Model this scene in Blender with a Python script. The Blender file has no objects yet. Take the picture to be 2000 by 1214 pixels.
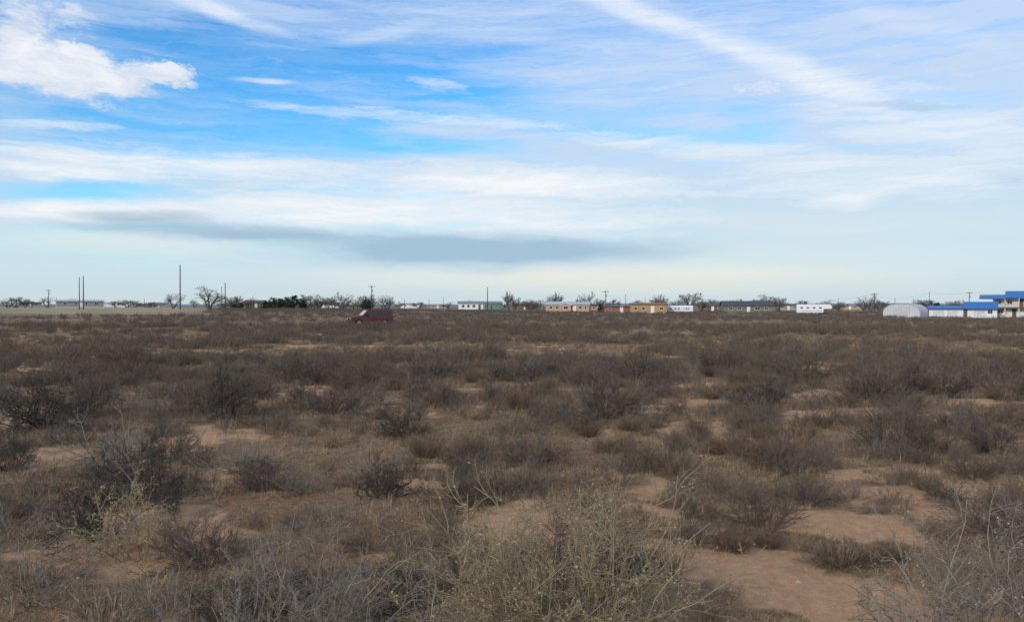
import bpy, math, numpy as np
from mathutils import Vector, Matrix
F=1570.0; HY=596.0; CH=2.2
SC=bpy.context.scene
COL=SC.collection
rng=np.random.default_rng(7)
# ---------------------------------------------------------------- noise/terrain
TAB=np.random.default_rng(3).random((256,256))
def vn(x,y):
    x=np.asarray(x,float); y=np.asarray(y,float)
    ix=np.floor(x).astype(int); iy=np.floor(y).astype(int)
    fx=x-ix; fy=y-iy; fx=fx*fx*(3-2*fx); fy=fy*fy*(3-2*fy)
    a=TAB[ix%256,iy%256]; b=TAB[(ix+1)%256,iy%256]; c=TAB[ix%256,(iy+1)%256]; d=TAB[(ix+1)%256,(iy+1)%256]
    return (a*(1-fx)+b*fx)*(1-fy)+(c*(1-fx)+d*fx)*fy
def fbm(x,y,o=4):
    s=0;a=.5;t=0
    for i in range(o):
        s=s+a*vn(x+i*17.3,y+i*9.1); t+=a; a*=.5; x=x*2.03; y=y*2.03
    return s/t
def sst(a,b,x):
    t=np.clip((x-a)/(b-a),0,1); return t*t*(3-2*t)
def H(x,y):
    x=np.asarray(x,float); y=np.asarray(y,float)
    d=np.sqrt(x*x+y*y)+1e-6
    u=np.clip(x/np.maximum(np.abs(y),1),-.8,.8)
    lat=np.interp(u,[-.8,-.6,-.25,0,.25,.45,.6,.8],[1.2,1.2,.7,-.1,-.3,-.45,-.9,-.9])
    z=lat*sst(60,210,d)*(1-sst(500,1000,d))
    z=z+.16*(fbm(x/9,y/9,2)-.5)+.10*(fbm(x/2.1+5,y/2.1,2)-.5)+.035*(vn(x/.45,y/.45)-.5)
    return z
def G(px,py):
    y=CH*F/(py-HY); return (px-1000)/F*y, y
def at(px,d):
    return (px-1000)/F*d, d
SAND=[(1650,1018,170,38,1),(1440,1105,210,62,1),(1600,1165,220,60,1),(1090,1010,60,18,.7),(450,935,90,24,.8),(110,1075,90,24,.6),(850,955,60,18,.8),(1800,1180,110,28,.8),(1320,1000,60,18,.9),(1560,720,90,6,.7),(1880,1010,60,16,.7),(560,770,60,8,.7),(1620,770,80,10,.9),(1560,805,60,8,.8),(760,1090,60,20,.6)]
def sand(x,y):
    x=np.asarray(x,float); y=np.asarray(y,float); s=np.zeros_like(x)
    wx=x+(fbm(x*1.6,y*1.6,4)-.5)*1.1; wy=y+(fbm(x*1.6+40,y*1.6,4)-.5)*1.4
    for (px,py,rx,ry,k) in SAND:
        gx,gy=G(px,py); ax=rx/F*gy; ay=ry*gy*gy/(CH*F)
        r=np.sqrt(((wx-gx)/ax)**2+((wy-gy)/ay)**2)
        s=np.maximum(s,k*(1-sst(.7,1.2,r)))
    n=fbm(x/1.7+90,y/1.7+20,4)
    s=np.maximum(s,.6*sst(.59,.68,n))
    return s*(1-.5*sst(.53,.63,fbm(x*3.1+7,y*3.1,3)))
def field(x,y):
    u=x/np.maximum(y,1)
    return sst(115,150,y+60*(fbm(x/30,y/30,2)-.5))*(1-sst(420,600,y))*(1-sst(-.42,-.36,u+.06*(fbm(x/40+7,y/40,2)-.5)))
# ---------------------------------------------------------------- materials
def newmat(name):
    m=bpy.data.materials.new(name); m.use_nodes=True
    return m,m.node_tree,m.node_tree.nodes['Principled BSDF']
def link(nt,a,b): nt.links.new(a,b)
def mixc(nt,fac,a,b,mode='MIX'):
    n=nt.nodes.new('ShaderNodeMix'); n.data_type='RGBA'; n.blend_type=mode
    for s,v in ((n.inputs[0],fac),(n.inputs[6],a),(n.inputs[7],b)):
        if isinstance(v,(int,float)): s.default_value=v
        elif isinstance(v,tuple): s.default_value=(*v,1)
        else: nt.links.new(v,s)
    return n.outputs[2]
def noise(nt,scale,detail=4,rough=.6,vec=None,dist=0):
    n=nt.nodes.new('ShaderNodeTexNoise'); n.inputs['Scale'].default_value=scale
    n.inputs['Detail'].default_value=detail; n.inputs['Roughness'].default_value=rough; n.inputs['Distortion'].default_value=dist
    if vec is not None: nt.links.new(vec,n.inputs['Vector'])
    return n
def maprange(nt,v,a,b,c=0,d=1,smooth=True):
    n=nt.nodes.new('ShaderNodeMapRange')
    if smooth: n.interpolation_type='SMOOTHSTEP'
    for i,x in zip((1,2,3,4),(a,b,c,d)): n.inputs[i].default_value=x
    nt.links.new(v,n.inputs[0]); return n.outputs[0]
_M={}
def paint(name,col,rough=.6,var=.12,metal=0,scale=1.5,spec=.3):
    if name in _M: return _M[name]
    m,nt,b=newmat(name)
    tc=nt.nodes.new('ShaderNodeTexCoord')
    n=noise(nt,scale,3,.65,tc.outputs['Object'])
    f=maprange(nt,n.outputs[0],.3,.75)
    c=mixc(nt,f,tuple(c*(1-var) for c in col),tuple(min(1,c*(1+var*.6)) for c in col))
    link(nt,c,b.inputs['Base Color']); b.inputs['Roughness'].default_value=rough; b.inputs['Metallic'].default_value=metal
    b.inputs['Specular IOR Level'].default_value=spec
    _M[name]=m; return m
def glass(name='window_glass',col=(.03,.035,.04)):
    if name in _M: return _M[name]
    m,nt,b=newmat(name); b.inputs['Base Color'].default_value=(*col,1); b.inputs['Roughness'].default_value=.08
    b.inputs['Specular IOR Level'].default_value=.6; _M[name]=m; return m
def ribbed(name,col,scale,axis=0,depth=.3,rough=.5,var=.1):
    m,nt,b=newmat(name); tc=nt.nodes.new('ShaderNodeTexCoord')
    w=nt.nodes.new('ShaderNodeTexWave'); w.bands_direction='XYZ'[axis]; w.inputs['Scale'].default_value=scale
    w.inputs['Distortion'].default_value=.05
    link(nt,tc.outputs['Object'],w.inputs['Vector'])
    n=noise(nt,.8,3,.6,tc.outputs['Object'])
    c=mixc(nt,maprange(nt,n.outputs[0],.3,.7),tuple(c*(1-var) for c in col),col)
    c2=mixc(nt,maprange(nt,w.outputs[0],0,.35,.28,0),c,(.03,.03,.035))
    link(nt,c2,b.inputs['Base Color'])
    bp=nt.nodes.new('ShaderNodeBump'); bp.inputs['Strength'].default_value=depth; bp.inputs['Distance'].default_value=.03
    link(nt,w.outputs[0],bp.inputs['Height']); link(nt,bp.outputs[0],b.inputs['Normal'])
    b.inputs['Roughness'].default_value=rough; b.inputs['Specular IOR Level'].default_value=.3
    return m
def plantmat(name,c1,c2,c3,attr=False,rough=.9):
    m,nt,b=newmat(name)
    g=nt.nodes.new('ShaderNodeNewGeometry')
    c=mixc(nt,g.outputs['Random Per Island'],c1,c2)
    if attr:
        a=nt.nodes.new('ShaderNodeAttribute'); a.attribute_name='tint'; r=a.outputs['Fac']
    else:
        a=nt.nodes.new('ShaderNodeObjectInfo'); r=a.outputs['Random']
    c=mixc(nt,maprange(nt,r,.25,1,0,.75),c,c3)
    link(nt,c,b.inputs['Base Color']); b.inputs['Roughness'].default_value=rough; b.inputs['Specular IOR Level'].default_value=.1
    return m
# ---------------------------------------------------------------- mesh utils
def mkmesh(name,V,Q,mats,midx=None,smooth=False,attrs=None):
    V=np.asarray(V,np.float32).reshape(-1,3); Q=np.asarray(Q,np.int32).reshape(-1,4)
    me=bpy.data.meshes.new(name)
    me.vertices.add(len(V)); me.vertices.foreach_set('co',V.ravel())
    me.loops.add(Q.size); me.loops.foreach_set('vertex_index',Q.ravel())
    me.polygons.add(len(Q)); me.polygons.foreach_set('loop_start',np.arange(0,Q.size,4,dtype=np.int32))
    if midx is not None: me.polygons.foreach_set('material_index',np.asarray(midx,np.int32))
    if smooth: me.polygons.foreach_set('use_smooth',np.ones(len(Q),bool))
    for m in mats: me.materials.append(m)
    for k,a in (attrs or {}).items():
        at_=me.attributes.new(k,'FLOAT','POINT'); at_.data.foreach_set('value',np.asarray(a,np.float32))
    me.update(calc_edges=True); return me
def obj(name,me,loc=(0,0,0),rz=0,sc=1,parent=None,label=None,cat=None,group=None,kind=None):
    o=bpy.data.objects.new(name,me); COL.objects.link(o)
    o.location=loc; o.rotation_euler=(0,0,rz)
    o.scale=(sc,sc,sc) if isinstance(sc,(int,float)) else sc
    if parent: o.parent=parent
    if label: o['label']=label
    if cat: o['category']=cat
    if group: o['group']=group
    if kind: o['kind']=kind
    return o
def unit(v): return v/(np.linalg.norm(v,axis=-1,keepdims=True)+1e-9)
def walk(r,s,d,L,n,wander,up):
    P=[s]; p=s; d=unit(d)
    for i in range(n-1):
        d=unit(d+r.normal(0,wander,d.shape)+np.array([0,0,up])); p=p+d*(L/(n-1))[:,None]; P.append(p)
    return np.stack(P,1)
def kids(r,P,L,nc,lf,ang,n,wander,up,tmin=.25):
    B,N,_=P.shape; idx=np.repeat(np.arange(B),nc); t=r.uniform(tmin,.98,len(idx))*(N-1)
    i=np.minimum(t.astype(int),N-2); f=(t-i)[:,None]
    p0=P[idx,i]; p1=P[idx,i+1]; s=p0*(1-f)+p1*f; tg=unit(p1-p0)
    pr=r.normal(size=s.shape); pr=unit(pr-(pr*tg).sum(-1,keepdims=True)*tg)
    a=(ang*r.uniform(.6,1.3,len(idx)))[:,None]
    d=np.cos(a)*tg+np.sin(a)*pr
    L2=L[idx]*lf*r.uniform(.5,1.15,len(idx))*(1.15-.5*t/(N-1))
    return walk(r,s,d,L2,n,wander,up),L2
def tubes(P,r0,r1,sides=3):
    B,N,_=P.shape
    r0=np.broadcast_to(np.asarray(r0,float),(B,)); r1=np.broadcast_to(np.asarray(r1,float),(B,))
    tt=np.linspace(0,1,N)[None,:]; R=r0[:,None]*(1-tt)+r1[:,None]*tt
    T=np.gradient(P,axis=1); T=unit(T)
    ref=np.where(np.abs(T[:,:1,2:3])>.9,np.array([1.,0,0]),np.array([0,0,1.]))
    A=unit(np.cross(T,np.broadcast_to(ref,T.shape))); Bn=np.cross(T,A)
    if sides==1:
        ph=np.random.default_rng(B).uniform(0,6.28,(B,1,1)); S=np.cos(ph)*A+np.sin(ph)*Bn
        V=np.stack([P-S*R[...,None],P+S*R[...,None]],2)
        base=(np.arange(B)[:,None]*N+np.arange(N-1)[None,:])*2
        Q=np.stack([base,base+1,base+3,base+2],-1).reshape(-1,4)
        return V.reshape(-1,3),Q
    an=np.arange(sides)/sides*2*np.pi
    V=P[:,:,None,:]+R[:,:,None,None]*(np.cos(an)[:,None]*A[:,:,None,:]+np.sin(an)[:,None]*Bn[:,:,None,:])
    base=(np.arange(B)[:,None]*N+np.arange(N-1)[None,:])*sides
    Q=[]
    for k in range(sides):
        k2=(k+1)%sides
        Q.append(np.stack([base+k,base+k2,base+sides+k2,base+sides+k],-1))
    return V.reshape(-1,3),np.stack(Q,2).reshape(-1,4)
def join(parts):
    V=[];Q=[];M=[];o=0
    for p in parts:
        v,q=p[0],p[1]; V.append(v); Q.append(q+o); o+=len(v); M.append(np.full(len(q),p[2] if len(p)>2 else 0))
    return np.concatenate(V),np.concatenate(Q),np.concatenate(M)
def leaves(r,P,n,size):
    B,N,_=P.shape; i=r.integers(0,B,n); j=r.integers(max(0,N-3),N,n) if N>3 else r.integers(1,N,n)
    c=P[i,j]+r.normal(0,size*.6,(n,3)); a=unit(r.normal(size=(n,3))); b=unit(np.cross(a,r.normal(size=(n,3))))
    s=(size*r.uniform(.5,1.2,n))[:,None]
    V=np.stack([c-a*s,c-b*s*.6,c+a*s,c+b*s*.6],1).reshape(-1,3)
    return V,np.arange(4*n).reshape(-1,4)
# ---------------------------------------------------------------- shrubs
def stems(r,n,spread,base,tilt0=.15):
    a=r.uniform(0,6.283,n); s=np.stack([np.cos(a),np.sin(a),0*a],1)
    st=s*(base*np.sqrt(r.uniform(0,1,n)))[:,None]
    t=(tilt0+spread*r.uniform(0,1,n)**.8)
    d=s*np.sin(t)[:,None]; d[:,2]=np.cos(t); return st,d
def fixz(V,zmin=.0):
    V=V.copy(); V[:,2]=np.maximum(V[:,2],zmin-.03); return V
def shrub_dense(seed,h=.7,k=1.0,sides=3,thick=1.25,n0=42):
    r=np.random.default_rng(seed); s,d=stems(r,n0,1.2,.22); L=h*r.uniform(.6,1.1,n0)*1.05
    P0=walk(r,s,d,L,5,.14,.02)
    P1,L1=kids(r,P0,L,int(7*k),.48,.65,4,.18,.05,.1)
    P2,L2=kids(r,P1,L1,int(6*k),.5,.65,3,.18,.04)
    V,Q,M=join([tubes(P0,.0055*thick,.003*thick,sides),tubes(P1,.0032*thick,.002*thick,sides),tubes(P2,.0026*thick,.0014*thick,sides)])
    return fixz(V),Q,M
def shrub_dark(seed,h=.8):
    r=np.random.default_rng(seed); n0=20; s,d=stems(r,n0,1.25,.16,.1); L=h*r.uniform(.6,1.1,n0)*1.05
    P0=walk(r,s,d,L,7,.24,.02)
    P1,L1=kids(r,P0,L,8,.5,.85,5,.28,.03,.08)
    P2,L2=kids(r,P1,L1,9,.42,.9,4,.28,.02)
    P3,L3=kids(r,P2,L2,2,.5,.9,2,.2,0)
    V,Q,M=join([tubes(P0,.010,.0045,4),tubes(P1,.005,.0028,3),tubes(P2,.0034,.002,3),tubes(P3,.0024,.0014,3)])
    return fixz(V),Q,M
def shrub_broom(seed,h=.38,n0=230,sides=3,thick=1.15):
    r=np.random.default_rng(seed); s,d=stems(r,n0,1.1,.14,.05); L=h*r.uniform(.5,1.1,n0)
    P0=walk(r,s,d,L,4,.13,.03); P1,L1=kids(r,P0,L,3,.38,.5,3,.16,.05,.4)
    V,Q,M=join([tubes(P0,.0028*thick,.0016*thick,sides),tubes(P1,.0018*thick,.001*thick,sides)])
    return fixz(V),Q,M
def shrub_fore(seed,h,spread,n0,leaf,thick=1.,k=1.):
    r=np.random.default_rng(seed); s,d=stems(r,n0,spread,.22,.05); L=h*r.uniform(.5,1.15,n0)
    P0=walk(r,s,d,L,9,.15,.0)
    P1,L1=kids(r,P0,L,int(9*k),.42,.75,6,.18,.02,.15)
    P2,L2=kids(r,P1,L1,int(6*k),.4,.85,4,.2,.01)
    P3,L3=kids(r,P2,L2,2,.45,1.0,2,.15,0)
    parts=[tubes(P0,.0055*thick,.0022*thick,4),tubes(P1,.0028*thick,.0014*thick,3),tubes(P2,.0018*thick,.001*thick,3),tubes(P3,.0012*thick,.0007*thick,3)]
    if leaf: parts.append((*leaves(r,P2,leaf,.0085),1))
    V,Q,M=join(parts); return fixz(V),Q,M
m_dense=plantmat('dry_shrub_twigs',(.075,.055,.045),(.235,.185,.15),(.13,.096,.072))
m_dark=plantmat('dark_bare_twigs',(.038,.031,.027),(.145,.12,.102),(.07,.057,.048))
m_broom=plantmat('broom_stems',(.12,.08,.055),(.29,.205,.135),(.11,.077,.058))
m_grey=plantmat('grey_twigs',(.12,.10,.082),(.37,.31,.25),(.20,.16,.125))
m_yel=plantmat('pale_yellow_twigs',(.18,.135,.08),(.44,.35,.22),(.30,.235,.145))
m_leafy=plantmat('small_dry_leaves',(.28,.23,.11),(.50,.41,.22),(.35,.28,.15))
m_leafg=plantmat('grey_green_leaves',(.22,.20,.135),(.40,.36,.25),(.29,.26,.18))
T_dense=[mkmesh('shrub_mesh',*shrub_dense(10+i,h=.62+.05*(i%3))[:2],[m_dense]) for i in range(6)]
T_dark=[mkmesh('dark_shrub_mesh',*shrub_dark(30+i)[:2],[m_dark]) for i in range(5)]
T_broom=[mkmesh('broom_mesh',*shrub_broom(50+i)[:2],[m_broom]) for i in range(4)]
T_grey=[mkmesh('grey_shrub_mesh',*shrub_fore(60+i,.8,1.1,22,0,1.1,.9)[:2],[m_grey]) for i in range(3)]
LAB={'dense':'dry brown desert shrub on sandy ground','dark':'dark leafless thorny shrub with tangled branches','broom':'low rounded clump of brown broom-like stems','grey':'bare grey twiggy shrub among dry grass'}
TT={'dense':T_dense,'dark':T_dark,'broom':T_broom,'grey':T_grey}
BASEW={'dense':1.2,'dark':1.35,'broom':.66,'grey':1.2}; BASEH={'dense':.66,'dark':.75,'broom':.38,'grey':.7}
placed=[]
def shrub(kind,x,y,w,h):
    i=rng.integers(len(TT[kind])); z=float(H(x,y))
    o=obj('shrub',TT[kind][i],(x,y,z-.01),rng.uniform(0,6.28),(w/BASEW[kind],w/BASEW[kind],h/BASEH[kind]),label=LAB[kind],cat='shrub',group='shrubs scattered over the field')
    placed.append((x,y,w)); return o
EX=[('dark',80,832,210,95),('dark',150,810,120,66),('dark',430,822,135,100),('dense',390,800,100,80),('dark',200,1045,190,150),('dark',285,985,160,125),('grey',230,920,180,100),('dense',330,900,110,64),
('dark',745,972,125,86),('dark',790,848,100,66),('dense',650,808,120,72),('dense',600,745,120,54),('dense',1180,818,150,88),('dense',1150,800,90,60),('dense',1035,900,130,64),('broom',920,892,80,50),('broom',830,888,80,45),('broom',1180,878,60,35),
('dense',1270,912,90,52),('broom',1330,920,80,45),('dense',1540,915,150,54),('dense',1570,978,110,58),('broom',1430,1072,90,50),('broom',1500,1062,70,40),('dense',1620,1090,110,46),('broom',1690,1095,90,42),('broom',1745,1085,80,40),
('dense',1700,778,150,84),('dense',1760,765,110,74),('dark',1480,790,130,54),('dense',1730,868,150,82),('dense',1800,880,120,74),('grey',1870,822,120,70),('dense',1975,778,100,70),('dense',1000,742,120,60),('dense',1060,735,90,52),('dense',930,705,110,48),('dense',560,740,100,54),('dense',240,715,100,48),('grey',480,922,150,84),('dark',500,925,80,35),
('grey',740,790,120,54),('dense',970,785,70,42),('broom',530,808,60,28),('dense',1360,1010,80,42),('dense',1340,1060,110,48),('dense',1900,925,90,55),('dark',1940,880,90,56),('broom',1150,850,55,30),('broom',1400,880,60,35),('broom',1230,840,60,30),('broom',1320,805,45,25),('broom',1360,850,60,40),('dense',1600,830,80,50),('dense',1255,740,120,60),('dense',1560,740,110,60),('dense',1400,725,100,48),('dense',1850,765,100,64),('dark',15,915,100,60),('dense',140,740,100,38),('grey',600,960,120,66),('dense',730,750,90,54),('dense',840,740,110,54),('grey',1040,960,90,44),('broom',1960,990,90,60),('dense',1990,1080,120,66),('dark',330,1000,70,46)]
for k,px,py,w,h in EX:
    x,y=G(px,py); shrub(k,x,y,w/F*y,h/F*y)
for px,d,w,h in ((660,78,1.5,.68),(683,80,1.6,.7),(700,76,1.5,.68),(718,79,1.6,.72),(735,77,1.6,.68),(752,80,1.6,.74),(770,78,1.6,.7),(790,82,1.6,.8),(692,70,1.4,.6),(728,68,1.5,.58),(745,72,1.5,.6),(765,71,1.5,.6)):
    x,y=at(px,d); shrub('dense',x,y,w,h)
for k,px,d,w,h in (('grey',60,6.0,.9,.36),('grey',330,5.7,.8,.34),('grey',520,6.1,.8,.36),('grey',690,5.8,.9,.36),('dark',560,5.9,.7,.3),('dark',770,5.9,.7,.3),('grey',830,6.2,.7,.3),('dense',910,6.6,.7,.32),('dense',400,6.9,.8,.34),('grey',160,7.0,.8,.34),('dense',1050,6.4,.9,.5),('dense',1160,6.2,.9,.5),('dark',450,5.5,.6,.3),('dense',1960,7.8,.9,.42),('grey',620,7.4,.8,.32),('grey',20,7.6,.9,.38),('grey',1950,5.8,.8,.4)):
    x,y=at(px,d); shrub(k,x,y,w,h)
r=np.random.default_rng(99); tries=0
while len(placed)<290 and tries<20000:
    tries+=1
    y=math.sqrt(r.uniform(8.0**2,29**2)); x=r.uniform(-.70,.70)*y
    if float(sand(x,y))>.4: continue
    if fbm(x/5+3,y/5+8,3)<.35: continue
    q=r.random()
    kind='dense' if q<.6 else ('broom' if q<.85 else ('dark' if q<.92 else 'grey'))
    sz=r.uniform(.5,1.1) if kind!='broom' else r.uniform(.4,.8)
    if y<15: sz*=.68
    if any((x-a)**2+(y-b)**2<(.42*(sz+c))**2 for a,b,c in placed): continue
    shrub(kind,x,y,sz,sz*r.uniform(.48,.62))
def special(name,px,d,args,mats,label,rz=0,sc=1.0):
    V,Q,M=shrub_fore(*args); me=mkmesh(name,V,Q,mats,M); x,y=at(px,d)
    return obj(name,me,(x,y,float(H(x,y))-.02),rz,sc,label=label,cat='shrub',group='shrubs scattered over the field')
special('shrub',1120,4.95,(201,1.2,.8,56,5400,1.15,1.15),[m_yel,m_leafy],'large pale yellow-green twiggy bush with tiny leaves')
special('shrub',960,5.1,(202,.65,.9,18,900,1.0,1.0),[m_yel,m_leafy],'pale yellowish twiggy bush with tiny dry leaves')
special('shrub',610,4.9,(203,.92,1.0,24,0,1.15,.95),[m_grey],'bare light grey twiggy bush')
special('shrub',430,4.9,(204,.72,1.1,16,150,1.1,.9),[m_grey,m_leafg],'bare light grey twiggy bush')
special('shrub',780,4.9,(205,.6,1.1,16,0,1.1,.9),[m_grey],'bare light grey twiggy bush')
special('shrub',1870,5.0,(206,.98,.8,24,1000,1.1,1.),[m_grey,m_leafg],'grey-green twiggy bush with small pale leaves')
special('shrub',275,7.0,(207,.72,.65,14,1400,1.,1.),[m_yel,m_leafy],'small bush with yellow-brown leaves')
special('shrub',150,5.0,(208,.5,1.1,16,200,1.,.9),[m_grey,m_leafg],'low grey bush of thin bare twigs')
special('shrub',2000,6.2,(210,.7,1.0,18,500,1.,.9),[m_grey,m_leafg],'grey-green twiggy bush with small pale leaves')
# ---------------------------------------------------------------- stuff
def scatter(tmpls,X,Y,W,Hh,seed,zoff=-.01):
    r=np.random.default_rng(seed); pick=r.integers(0,len(tmpls),len(X)); Vs=[];Qs=[];Ts=[];o=0
    for i,(v,q,bw,bh) in enumerate(tmpls):
        s=pick==i; n=s.sum()
        if n==0: continue
        a=r.uniform(0,6.28,n); c=np.cos(a)[:,None]; sn=np.sin(a)[:,None]
        kx=(W[s]/bw)[:,None]; kz=(Hh[s]/bh)[:,None]
        x=(v[None,:,0]*c-v[None,:,1]*sn)*kx+X[s][:,None]; y=(v[None,:,0]*sn+v[None,:,1]*c)*kx+Y[s][:,None]
        z=v[None,:,2]*kz+H(X[s],Y[s])[:,None]+zoff
        Vs.append(np.stack([x,y,z],-1).reshape(-1,3)); nv=len(v)
        Qs.append((q[None]+(np.arange(n)*nv)[:,None,None]).reshape(-1,4)+o); o+=n*nv
        Ts.append(np.repeat(r.random(n),nv))
    return np.concatenate(Vs),np.concatenate(Qs),np.concatenate(Ts)
def wedge(r,n,y0,y1,u=.76):
    y=np.sqrt(r.uniform(y0*y0,y1*y1,n)); return r.uniform(-u,u,n)*y,y
def lod(seed,sides,thick,n0,k1,k2,h=.66):
    r=np.random.default_rng(seed); s,d=stems(r,n0,1.2,.24); L=h*r.uniform(.6,1.1,n0)*1.05
    P0=walk(r,s,d,L,3,.15,.02); P1,L1=kids(r,P0,L,k1,.5,.6,2,.1,.05,.1)
    parts=[tubes(P0,.008*thick,.005*thick,sides),tubes(P1,.006*thick,.003*thick,sides)]
    if k2:
        P2,L2=kids(r,P1,L1,k2,.6,.6,2,.1,.05); parts.append(tubes(P2,.005*thick,.003*thick,sides))
    V,Q,M=join(parts); return fixz(V),Q,1.25,.66
m_brush=plantmat('distant_brush_twigs',(.07,.053,.045),(.21,.165,.135),(.16,.12,.08),attr=True)
r=np.random.default_rng(5)
L0=[lod(340+i,1,.6,24,6,5) for i in range(6)]
L1=[lod(300+i,1,1.0,26,5,3) for i in range(5)]; L2=[lod(320+i,1,1.9,20,4,0) for i in range(5)]
x,y=wedge(r,2900,6.5,34); keep=(fbm(x/3,y/3,3)>.34)&(sand(x,y)<.35); x,y=x[keep],y[keep]
w=r.uniform(.22,.6,len(x))*np.interp(y,[7,20],[.8,1.25]); C=scatter(L0,x,y,w,w*r.uniform(.5,.7,len(x)),7)
x,y=wedge(r,3500,29,85); keep=(fbm(x/6,y/6,3)>.40)&(field(x,y)<.3); x,y=x[keep],y[keep]
w=r.uniform(.45,1.25,len(x)); A=scatter(L1,x,y,w,w*r.uniform(.45,.65,len(x)),1)
x,y=wedge(r,13500,85,320); keep=(fbm(x/14,y/10,3)>.43)&(field(x,y)<.3); x,y=x[keep],y[keep]
w=r.uniform(.7,1.6,len(x)); B=scatter(L2,x,y,w,np.minimum(w*r.uniform(.36,.55,len(x)),.74),2)
V,Q,_=join([A[:2],B[:2],C[:2]]);T=np.concatenate([A[2],B[2],C[2]])
obj('distant_brush',mkmesh('distant_brush',V,Q,[m_brush],attrs={'tint':T}),label='dense brown desert brush covering the plain',cat='brush',kind='stuff')
m_weed=plantmat('weed_stems',(.15,.105,.068),(.34,.25,.155),(.11,.078,.057),attr=True)
W1=[(*shrub_broom(400+i,.3,60,1,1.5)[:2],.5,.3) for i in range(4)]
x,y=wedge(r,5600,5,60); keep=(sand(x,y)<.45); x,y=x[keep],y[keep]
w=r.uniform(.12,.42,len(x)); A=scatter(W1,x,y,w,w*r.uniform(.45,.8,len(x)),3)
obj('dry_weed',mkmesh('dry_weed',A[0],A[1],[m_weed],attrs={'tint':A[2]}),label='small brown dry weeds covering the ground',cat='weeds',kind='stuff')
def grass(r,X,Y,K,h,wd,spread,flat=0):
    n=len(X); a=r.uniform(0,6.28,(n,K)); rad=spread*np.sqrt(r.random((n,K)))
    bx=X[:,None]+np.cos(a)*rad; by=Y[:,None]+np.sin(a)*rad; bz=H(X,Y)[:,None]+0*a-.008+flat*.012
    L=h*r.uniform(.45,1.25,(n,K))*r.uniform(.6,1.3,(n,1)); lean=r.uniform(.1,1.1,(n,K))+flat; a2=a+r.normal(0,.6,(n,K))
    B=np.stack([bx,by,bz],-1)
    d1=np.stack([np.cos(a2)*np.sin(lean*.6),np.sin(a2)*np.sin(lean*.6),np.cos(lean*.6)],-1)
    d2=np.stack([np.cos(a2)*np.sin(lean*1.3),np.sin(a2)*np.sin(lean*1.3),np.cos(lean*1.3)],-1)
    Mp=B+d1*(L*.55)[...,None]; Tp=Mp+d2*(L*.45)[...,None]
    ph=r.uniform(0,6.28,(n,K)); S=np.stack([np.cos(ph),np.sin(ph),0*ph],-1)*wd
    V=np.stack([B-S,B+S,Mp-S*.8,Mp+S*.8,Tp-S*.15,Tp+S*.15],2).reshape(-1,3)
    b=(np.arange(n*K)*6)[:,None]; Q=np.concatenate([b+np.array([[0,1,3,2]]),b+np.array([[2,3,5,4]])],1).reshape(-1,4)
    return V,Q,np.repeat(r.random(n),K*6)
m_grass=plantmat('dry_grass_blades',(.18,.12,.07),(.54,.41,.25),(.25,.175,.11),attr=True)
def gpts(n,y0,y1,lo=.38,sc=1.2):
    x,y=wedge(r,n,y0,y1); k=(sand(x,y)<r.uniform(.05,.5,n))&(fbm(x/sc+50,y/sc,3)>lo+.12*(r.random(n)-.5)); return x[k],y[k]
parts=[]
x,y=gpts(25000,4.5,16,.45,.8); parts.append(grass(r,x,y,12,.055,.0018,.05))
x,y=wedge(r,15000,4.5,15); k_=sand(x,y)<r.uniform(.1,1.1,len(x)); parts.append(grass(r,x[k_],y[k_],4,.07,.0018,.12,1.0))
x,y=gpts(2600,4.5,22,.46); parts.append(grass(r,x,y,20,.16,.0018,.06))
x,y=gpts(30000,16,45,.46,1.6); parts.append(grass(r,x,y,7,.09,.004,.08))
x,y=gpts(22000,45,120,.47,5.); parts.append(grass(r,x,y,5,.15,.010,.12))
V,Q,M=join([(p[0],p[1]) for p in parts]); T=np.concatenate([p[2] for p in parts])
obj('dry_grass',mkmesh('dry_grass',V,Q,[m_grass],attrs={'tint':T}),label='short dry tan grass covering sandy ground',cat='grass',kind='stuff')
# ---------------------------------------------------------------- ground
def axis(n,a,lo,hi,c):
    t=np.linspace(math.asinh((lo-c)/a),math.asinh((hi-c)/a),n); return c+a*np.sinh(t)
xs=axis(760,2.2,-9000,9000,0); ys=axis(720,2.2,-300,14000,7)
GX,GY=np.meshgrid(xs,ys); GZ=H(GX,GY)
n=len(xs); i=np.arange(len(ys)-1)[:,None]*n+np.arange(n-1)[None,:]
Q=np.stack([i,i+1,i+n+1,i+n],-1).reshape(-1,4)
m,nt,b=newmat('desert_soil')
geo=nt.nodes.new('ShaderNodeNewGeometry'); pos=geo.outputs['Position']
def att(nm):
    a=nt.nodes.new('ShaderNodeAttribute'); a.attribute_name=nm; return a.outputs['Fac']
n1=noise(nt,.9,5,.65,pos).outputs[0]; n2=noise(nt,11,5,.75,pos).outputs[0]; n3=noise(nt,60,3,.7,pos).outputs[0]; n4=noise(nt,.12,4,.6,pos).outputs[0]
base=mixc(nt,maprange(nt,n1,.38,.62),(.31,.16,.085),(.28,.19,.11))
base=mixc(nt,maprange(nt,n2,.46,.60,0,.8),base,(.10,.066,.044))
base=mixc(nt,maprange(nt,n3,.5,.62,0,.65),base,(.42,.295,.175))
sandc=mixc(nt,maprange(nt,n2,.35,.7),(.52,.285,.15),(.66,.41,.24))
sandc=mixc(nt,maprange(nt,n3,.56,.64,0,.55),sandc,(.26,.15,.085))
sf=maprange(nt,att('sand'),.15,.6)
base=mixc(nt,sf,base,sandc)
farc=mixc(nt,maprange(nt,n4,.4,.6),(.15,.10,.07),(.26,.19,.115))
base=mixc(nt,att('far'),base,farc)
base=mixc(nt,att('field'),base,mixc(nt,maprange(nt,n4,.35,.65),(.38,.30,.19),(.28,.21,.13)))
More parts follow.
